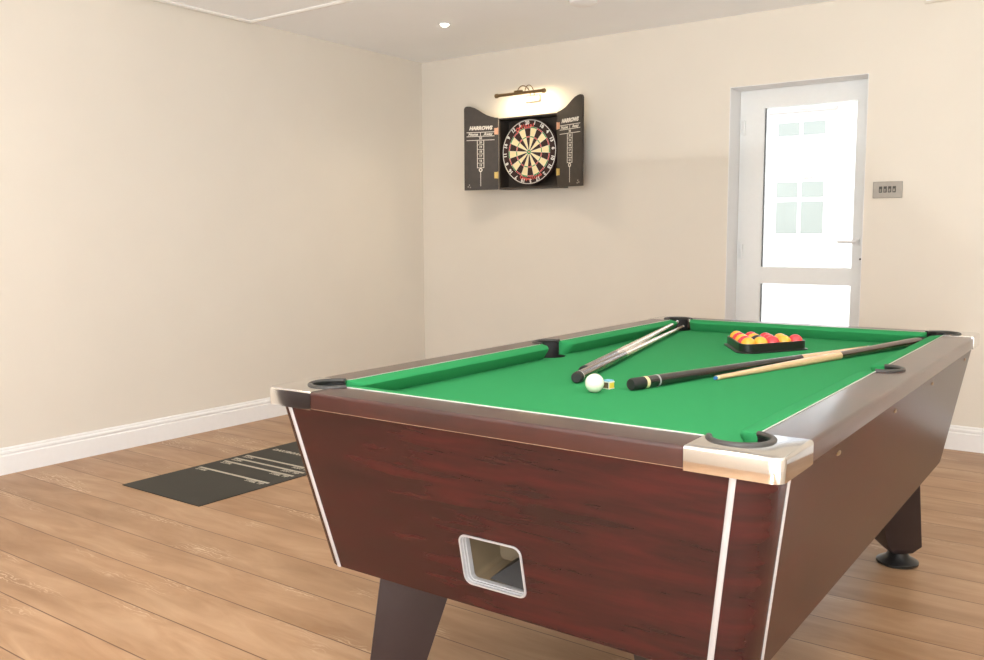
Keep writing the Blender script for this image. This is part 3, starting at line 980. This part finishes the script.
def door_leaf(hx, sgn, ang):
    """built hanging along local +x*sgn from the hinge, rotated out from the wall by ang"""
    wd = 0.25
    prof = [(0, 0.0), (wd, -0.003), (wd, 0.565), (wd-0.006, 0.579), (wd-0.020, 0.585), (wd-0.045, 0.583), (wd-0.075, 0.574), (wd-0.105, 0.558), (wd-0.135, 0.538), (wd-0.165, 0.521), (wd-0.200, 0.508), (0.02, 0.500), (0, 0.498)]
    Rm = Matrix.Translation((hx, BY-0.001, BZ0)) @ Matrix.Rotation(-sgn*ang, 4, 'Z')
    def P(u, dep, z):
        return Rm @ Vector((sgn*u, -dep, z))
    bm = bmesh.new()
    add_loft(bm, [[P(u, dp, z) for u, z in prof] for dp in (0.0, 0.016)])
    d = obj('door', bm, 'cabinet_black', cabn)
    # score print: logo, three header lines, ladder of the numbers, chalk line, ring
    bm = bmesh.new()
    DP = 0.0166
    def pb(u0, u1, z0, z1):
        add_loft(bm, [[P(u0, dp, z0), P(u1, dp, z0), P(u1, dp, z1), P(u0, dp, z1)] for dp in (DP-0.0008, DP+0.0002)])
    cu = 0.128
    def T4(u, z):
        # text plane: x axis to the viewer's right, y axis up, facing -y
        m = Matrix(((1, 0, 0, 0), (0, 0, -1, 0), (0, 1, 0, 0), (0, 0, 0, 1)))
        return Rm @ Matrix.Translation((sgn*u, -DP, z)) @ m
    add_text(bm, 'HARROWS', 0.034, T4(cu, 0.430), shear=0.3, bold=0.0022)
    for z in (0.402, 0.374, 0.347):
        pb(0.025, 0.232, z-0.002, z+0.002)
    uh, ua = (cu+0.055, cu-0.055) if sgn < 0 else (cu-0.055, cu+0.055)
    add_text(bm, 'Home', 0.028, T4(uh, 0.388), shear=0.2, bold=0.0008)
    add_text(bm, 'Away', 0.028, T4(ua, 0.388), shear=0.2, bold=0.0008)
    pb(cu-0.002, cu+0.002, 0.374, 0.402)
    add_text(bm, '20', 0.022, T4(cu, 0.360), bold=0.0006)
    for uo in (-0.024, 0.024):
        pb(cu+uo-0.0022, cu+uo+0.0022, 0.152, 0.347)
    for k, s_ in enumerate(('20', '19', '18', '17', '16', '15')):
        z = 0.331 - k*0.032
        pb(cu-0.024, cu+0.024, z-0.0175, z-0.0145)
        add_text(bm, s_, 0.021, T4(cu, z), bold=0.0006)
    for r0, r1 in ((0.007, 0.014),):
        q = []
        for k in range(20):
            a = 2*PI*k/20; a2 = 2*PI*(k+1)/20
            q = [P(cu+r0*math.cos(a), DP+.0002, 0.139+r0*math.sin(a)), P(cu+r1*math.cos(a), DP+.0002, 0.139+r1*math.sin(a)), P(cu+r1*math.cos(a2), DP+.0002, 0.139+r1*math.sin(a2)), P(cu+r0*math.cos(a2), DP+.0002, 0.139+r0*math.sin(a2))]
            bm.faces.new([bm.verts.new(p) for p in q])
    pb(cu-0.002, cu+0.002, 0.025, 0.126)
    obj('scoreboard_print', bm, 'print', d)
    # hinges
    for z, m in ((0.405, 'copper'), (0.10, 'brass')):
        bm = bmesh.new()
        add_loft(bm, [[P(0.002, dp, z-0.022), P(0.026, dp, z-0.022), P(0.026, dp, z+0.022), P(0.002, dp, z+0.022)] for dp in (0.0155, 0.018)])
        add_tube(bm, [P(0.0, 0.018, z-0.024), P(0.0, 0.018, z+0.024)], 0.004, 10)
        obj('hinge', bm, m, d)
    bm = bmesh.new()
    for u, z in ((0.222, 0.022), (0.206, 0.018), (0.212, 0.034)):
        add_lathe(bm, [(0, 0), (0.005, 0), (0.005, 0.002), (0, 0.002)], M4=Matrix.Translation(P(u, 0.0155, z)) @ Matrix.Rotation(PI/2, 4, 'X'), seg=10)
    obj('catch', bm, 'satin', d)
door_leaf(BX0, -1, math.radians(19.0))
door_leaf(BX1, 1, math.radians(18.5))

# the board
FY = BY + 0.012
db = thing('dartboard', (CX, YB-0.014, CZ), 'round bristle dartboard with red and green rings inside the black cabinet', 'dartboard')
BT = Matrix.Translation((CX, FY, CZ)) @ Matrix(((1, 0, 0, 0), (0, 0, -1, 0), (0, 1, 0, 0), (0, 0, 0, 1))) @ Matrix.Rotation(math.radians(4), 4, 'Z')  # local xy plane -> faces the room, z toward room
bm = bmesh.new()
add_lathe(bm, [(0, 0), (0.2255, 0), (0.2255, 0.0), (0.222, 0.004)] if False else [(0, -0.03), (0.2250, -0.03), (0.2250, -0.002), (0.2235, 0), (0, 0)], seg=80, M4=BT)
board_body = obj('board_body', bm, 'sisal_black', db, 30)
bm = bmesh.new()
radii = [(0.016, 0.099), (0.099, 0.107), (0.107, 0.162), (0.162, 0.170)]
for k in range(20):
    for ri_, (r0, r1) in enumerate(radii):
        if ri_ in (0, 2):
            mi = 0 if k % 2 == 0 else 1
        else:
            mi = 2 if k % 2 == 0 else 3
        for q in range(3):
            a0_ = math.radians(90 - 9 + 18*k + 6*q); a1_ = a0_ + math.radians(6)
            vs4 = [BT @ Vector((r*math.cos(a), r*math.sin(a), 0.0006)) for r, a in ((r0, a0_), (r1, a0_), (r1, a1_), (r0, a1_))]
            bm.faces.new([bm.verts.new(v) for v in vs4]).material_index = mi
for k in range(24):
    a0_, a1_ = 2*PI*k/24, 2*PI*(k+1)/24
    for r0, r1, mi in ((0.0, 0.0064, 2), (0.0064, 0.016, 3)):
        pts = [(r1, a0_), (r1, a1_)] + ([(r0, a1_), (r0, a0_)] if r0 > 0 else [(0, 0)])
        bm.faces.new([bm.verts.new(BT @ Vector((r*math.cos(a), r*math.sin(a), 0.0006))) for r, a in pts]).material_index = mi
bmesh.ops.remove_doubles(bm, verts=bm.verts[:], dist=1e-6)
obj('scoring_segments', bm, ['sisal_black', 'sisal_cream', 'sisal_red', 'sisal_green'], db)
bm = bmesh.new()
for r in (0.0064, 0.016, 0.099, 0.107, 0.162, 0.170):
    add_tube(bm, [BT @ Vector((r*math.cos(2*PI*k/48), r*math.sin(2*PI*k/48), 0.001)) for k in range(49)], 0.0006, 5, False)
for k in range(20):
    a = math.radians(99+18*k)
    add_tube(bm, [BT @ Vector((r*math.cos(a), r*math.sin(a), 0.001)) for r in (0.016, 0.172)], 0.0006, 5)
obj('spider_wires', bm, 'wire', db)
bm = bmesh.new()
add_tube(bm, [BT @ Vector((0.217*math.cos(2*PI*k/72), 0.217*math.sin(2*PI*k/72), 0.003)) for k in range(73)], 0.0024, 8, False)
nums = [20, 1, 18, 4, 13, 6, 10, 15, 2, 17, 3, 19, 7, 16, 8, 11, 14, 9, 12, 5]
for k, nn in enumerate(nums):
    a = 90-18*k
    rr = 0.198
    c = Matrix.Translation((rr*math.cos(math.radians(a)), rr*math.sin(math.radians(a)), 0.003)) @ Matrix.Rotation(math.radians(a-90), 4, 'Z')
    add_text(bm, str(nn), 0.034, BT @ c, bold=0.0014)
obj('number_ring', bm, 'wire', db)
def arc_text(bm, s, r, a_mid, size, step, flip):
    n_ = len(s)
    for i, ch in enumerate(s):
        off = (i-(n_-1)/2)*step
        a = a_mid - off if not flip else a_mid + off
        c = Matrix.Translation((r*math.cos(math.radians(a)), r*math.sin(math.radians(a)), 0.001)) @ Matrix.Rotation(math.radians(a-90 if not flip else a+90), 4, 'Z')
        add_text(bm, ch, size, BT @ c, bold=0.0012)
bm = bmesh.new()
arc_text(bm, 'Official', 0.181, 96, 0.036, 6.0, False)
obj('upper_lettering', bm, 'redprint', db)
bm = bmesh.new()
arc_text(bm, 'Competition', 0.183, 271, 0.030, 5.2, True)
obj('lower_lettering', bm, 'redprint', db)

# ================================================================== PICTURE LIGHT
LY, LZ = YB-0.15, 2.137
pl = thing('picture_light', (-1.85, YB, 2.12), 'bronze picture light with two curved arms on the wall above the dartboard cabinet', 'lamp')
bm = bmesh.new()
px0, px1 = -2.045, -1.68
# half round hood, open towards the wall and down
rings = []
for x in (px0, px1):
    ring = [(x, LY + 0.012*math.cos(math.radians(a)), LZ + 0.012*math.sin(math.radians(a))) for a in range(10, 241, 23)]
    ring += [(x, LY + 0.0105*math.cos(math.radians(a)), LZ + 0.0105*math.sin(math.radians(a))) for a in range(240, 9, -23)]
    rings.append(ring)
add_loft(bm, rings)
obj('hood', bm, 'antique', pl, 50)
for xx, sg in ((px0, -1), (px1, 1)):
    bm = bmesh.new()
    add_lathe(bm, [(0, 0), (0.013, 0), (0.0155, 0.004), (0.0155, 0.020), (0.010, 0.026), (0, 0.027)], M4=Matrix.Translation((xx, LY, LZ)) @ Matrix.Rotation(sg*PI/2, 4, 'Y'), seg=20)
    obj('end_cap', bm, 'antique', pl, 40)
bm = bmesh.new()
add_tube(bm, [(px0+0.01, LY, LZ), (px1-0.01, LY, LZ)], 0.006, 12)
obj('lamp_tube', bm, 'bulb', pl, 50)
bm = bmesh.new()
vv = [(x, YB, z) for x, z in []]
b0 = box((-1.905, YB-0.022, 2.092), (-1.785, YB, 2.142), 0.006, 3)
obj('wall_plate', b0, 'satin', pl, 40)
for x in (-1.872, -1.825):
    bm = bmesh.new()
    pts = []
    for k in range(15):
        a = PI*k/14
        # semicircular arm from the plate up and over to the hood
        pts.append((x + (0.012 if x < -1.85 else -0.004)*math.cos(a), YB-0.02 - (0.13/2)*(1-math.cos(a)), 2.135 + 0.062*math.sin(a)))
    add_tube(bm, pts, 0.0032, 8)
    obj('arm', bm, 'antique', pl, 50)
bm = bmesh.new()
add_tube(bm, [(-1.905, LY-0.002, LZ+0.014), (-1.84, LY-0.002, LZ+0.014)], 0.008, 10)
obj('pivot', bm, 'antique', pl, 50)
pg = lamp('picture_light_glow', 'AREA', (-1.862, LY+0.014, LZ-0.004), (-1.862, LY+0.08, LZ-0.12), 1.7, (1, 0.80, 0.50), shape='RECTANGLE', size=0.34, size_y=0.012)

# ================================================================== CEILING FITTINGS
def downlight(x, y, label=None, on=True, e=14, group=None):
    t = thing('ceiling_downlight', (x, y, ZC), label, 'light', group)
    bm = bmesh.new()
    add_lathe(bm, [(0.026, -0.001), (0.042, -0.001), (0.042, -0.004), (0.036, -0.006), (0.028, -0.004)], c=(x, y, ZC), seg=32)
    obj('bezel', bm, 'white', t, 40)
    bm = bmesh.new()
    add_lathe(bm, [(0, -0.0005), (0.0255, -0.0005), (0.0255, -0.006), (0.020, -0.013), (0.010, -0.017), (0, -0.018)], c=(x, y, ZC), seg=24)
    obj('bulb', bm, 'downbulb', t, 40)
    l = lamp('downlight_beam', 'SPOT', (x, y, ZC-0.03), (x, y, 0), e, (1, 0.84, 0.64), spot_size=math.radians(140), spot_blend=0.9, shadow_soft_size=0.09)
    return t
downlight(-1.933, 3.085, 'small lit round ceiling downlight in front of the dartboard wall', True, 17)
for x, y in ((0.5, 0.9), (-1.6, 0.4), (1.9, 2.6), (1.6, -1.9), (-1.2, -2.2)):
    downlight(x, y, 'round ceiling downlight above the rest of the room, outside the view', True, 12 if x > 1.8 else 9, 'downlights out of view')
t = thing('smoke_alarm', (-0.945, 3.085, ZC), 'white round smoke alarm on the ceiling right of the lit downlight', 'alarm')
bm = bmesh.new(); add_lathe(bm, [(0, 0), (0.085, 0), (0.085, -0.008), (0, -0.008)], c=(-0.945, 3.085, ZC), seg=40)
obj('alarm_base', bm, 'white', t, 40)
bm = bmesh.new(); add_lathe(bm, [(0, -0.008), (0.080, -0.008), (0.076, -0.026), (0.05, -0.036), (0, -0.038)], c=(-0.945, 3.085, ZC), seg=40)
obj('alarm_body', bm, 'white', t, 40)
t = thing('wall_vent', (0.725, YB, 2.42), 'small white vent high on the back wall above the light switch', 'vent')
obj('vent_body', box((0.64, YB-0.02, 2.385), (0.81, YB, 2.465), 0.004), 'wall', t)
bm = bmesh.new()
for k in range(4):
    add_box(bm, (0.65, YB-0.024, 2.395+0.016*k), (0.80, YB-0.019, 2.403+0.016*k))
obj('vent_slats', bm, 'white', t)

# drum housings of the added ceiling fill lamps, on the floor outside the view
for (ux, uy, ue), lb in zip(FILL_UPL, ('added unseen white drum fill light on the floor right of the pool table', 'added unseen white drum fill light on the floor behind the viewer')):
    t = thing('added_fill_uplighter', (ux, uy, 0), lb, 'floor lamp')
    bm = bmesh.new(); add_lathe(bm, [(0, 0), (0.15, 0), (0.16, 0.02), (0.16, 0.25), (0.155, 0.25), (0.15, 0.23), (0, 0.23)], c=(ux, uy, 0)); obj('drum', bm, 'white', t, 40)
    bm = bmesh.new(); add_lathe(bm, [(0, 0.23), (0.148, 0.23), (0.148, 0.236), (0, 0.236)], c=(ux, uy, 0)); obj('diffuser', bm, 'bulb', t, 40)

# ================================================================== LIGHT SWITCH
sx0, sx1, sz0, sz1 = 0.418, 0.571, 1.366, 1.456
sw = thing('light_switch', (0.4945, YB, (sz0+sz1)/2), 'brushed steel four gang light switch right of the glazed door', 'switch')
obj('switch_plate', box((sx0, YB-0.008, sz0), (sx1, YB, sz1), 0.002), 'satin', sw)
for k in range(4):
    x = sx0 + 0.041 + 0.0235*k
    fr_ = obj('rocker', box((x-0.0085, YB-0.0105, 1.396), (x+0.0085, YB-0.0075, 1.430), 0.001), 'dark_switch', sw)
    bm = bmesh.new()
    add_loft(bm, [[(x+dx, YB-0.010, 1.401), (x+dx, YB-0.010, 1.418), (x+dx, YB-0.0155, 1.402)] for dx in (-0.004, 0.004)])
    obj('toggle', bm, 'satin', fr_)
for x in (sx0+0.012, sx1-0.012):
    bm = bmesh.new()
    add_lathe(bm, [(0, 0), (0.0035, 0), (0.003, 0.0015), (0, 0.002)], M4=Matrix.Translation((x, YB-0.008, 1.411)) @ Matrix.Rotation(PI/2, 4, 'X'), seg=12)
    obj('screw', bm, 'satin', sw)
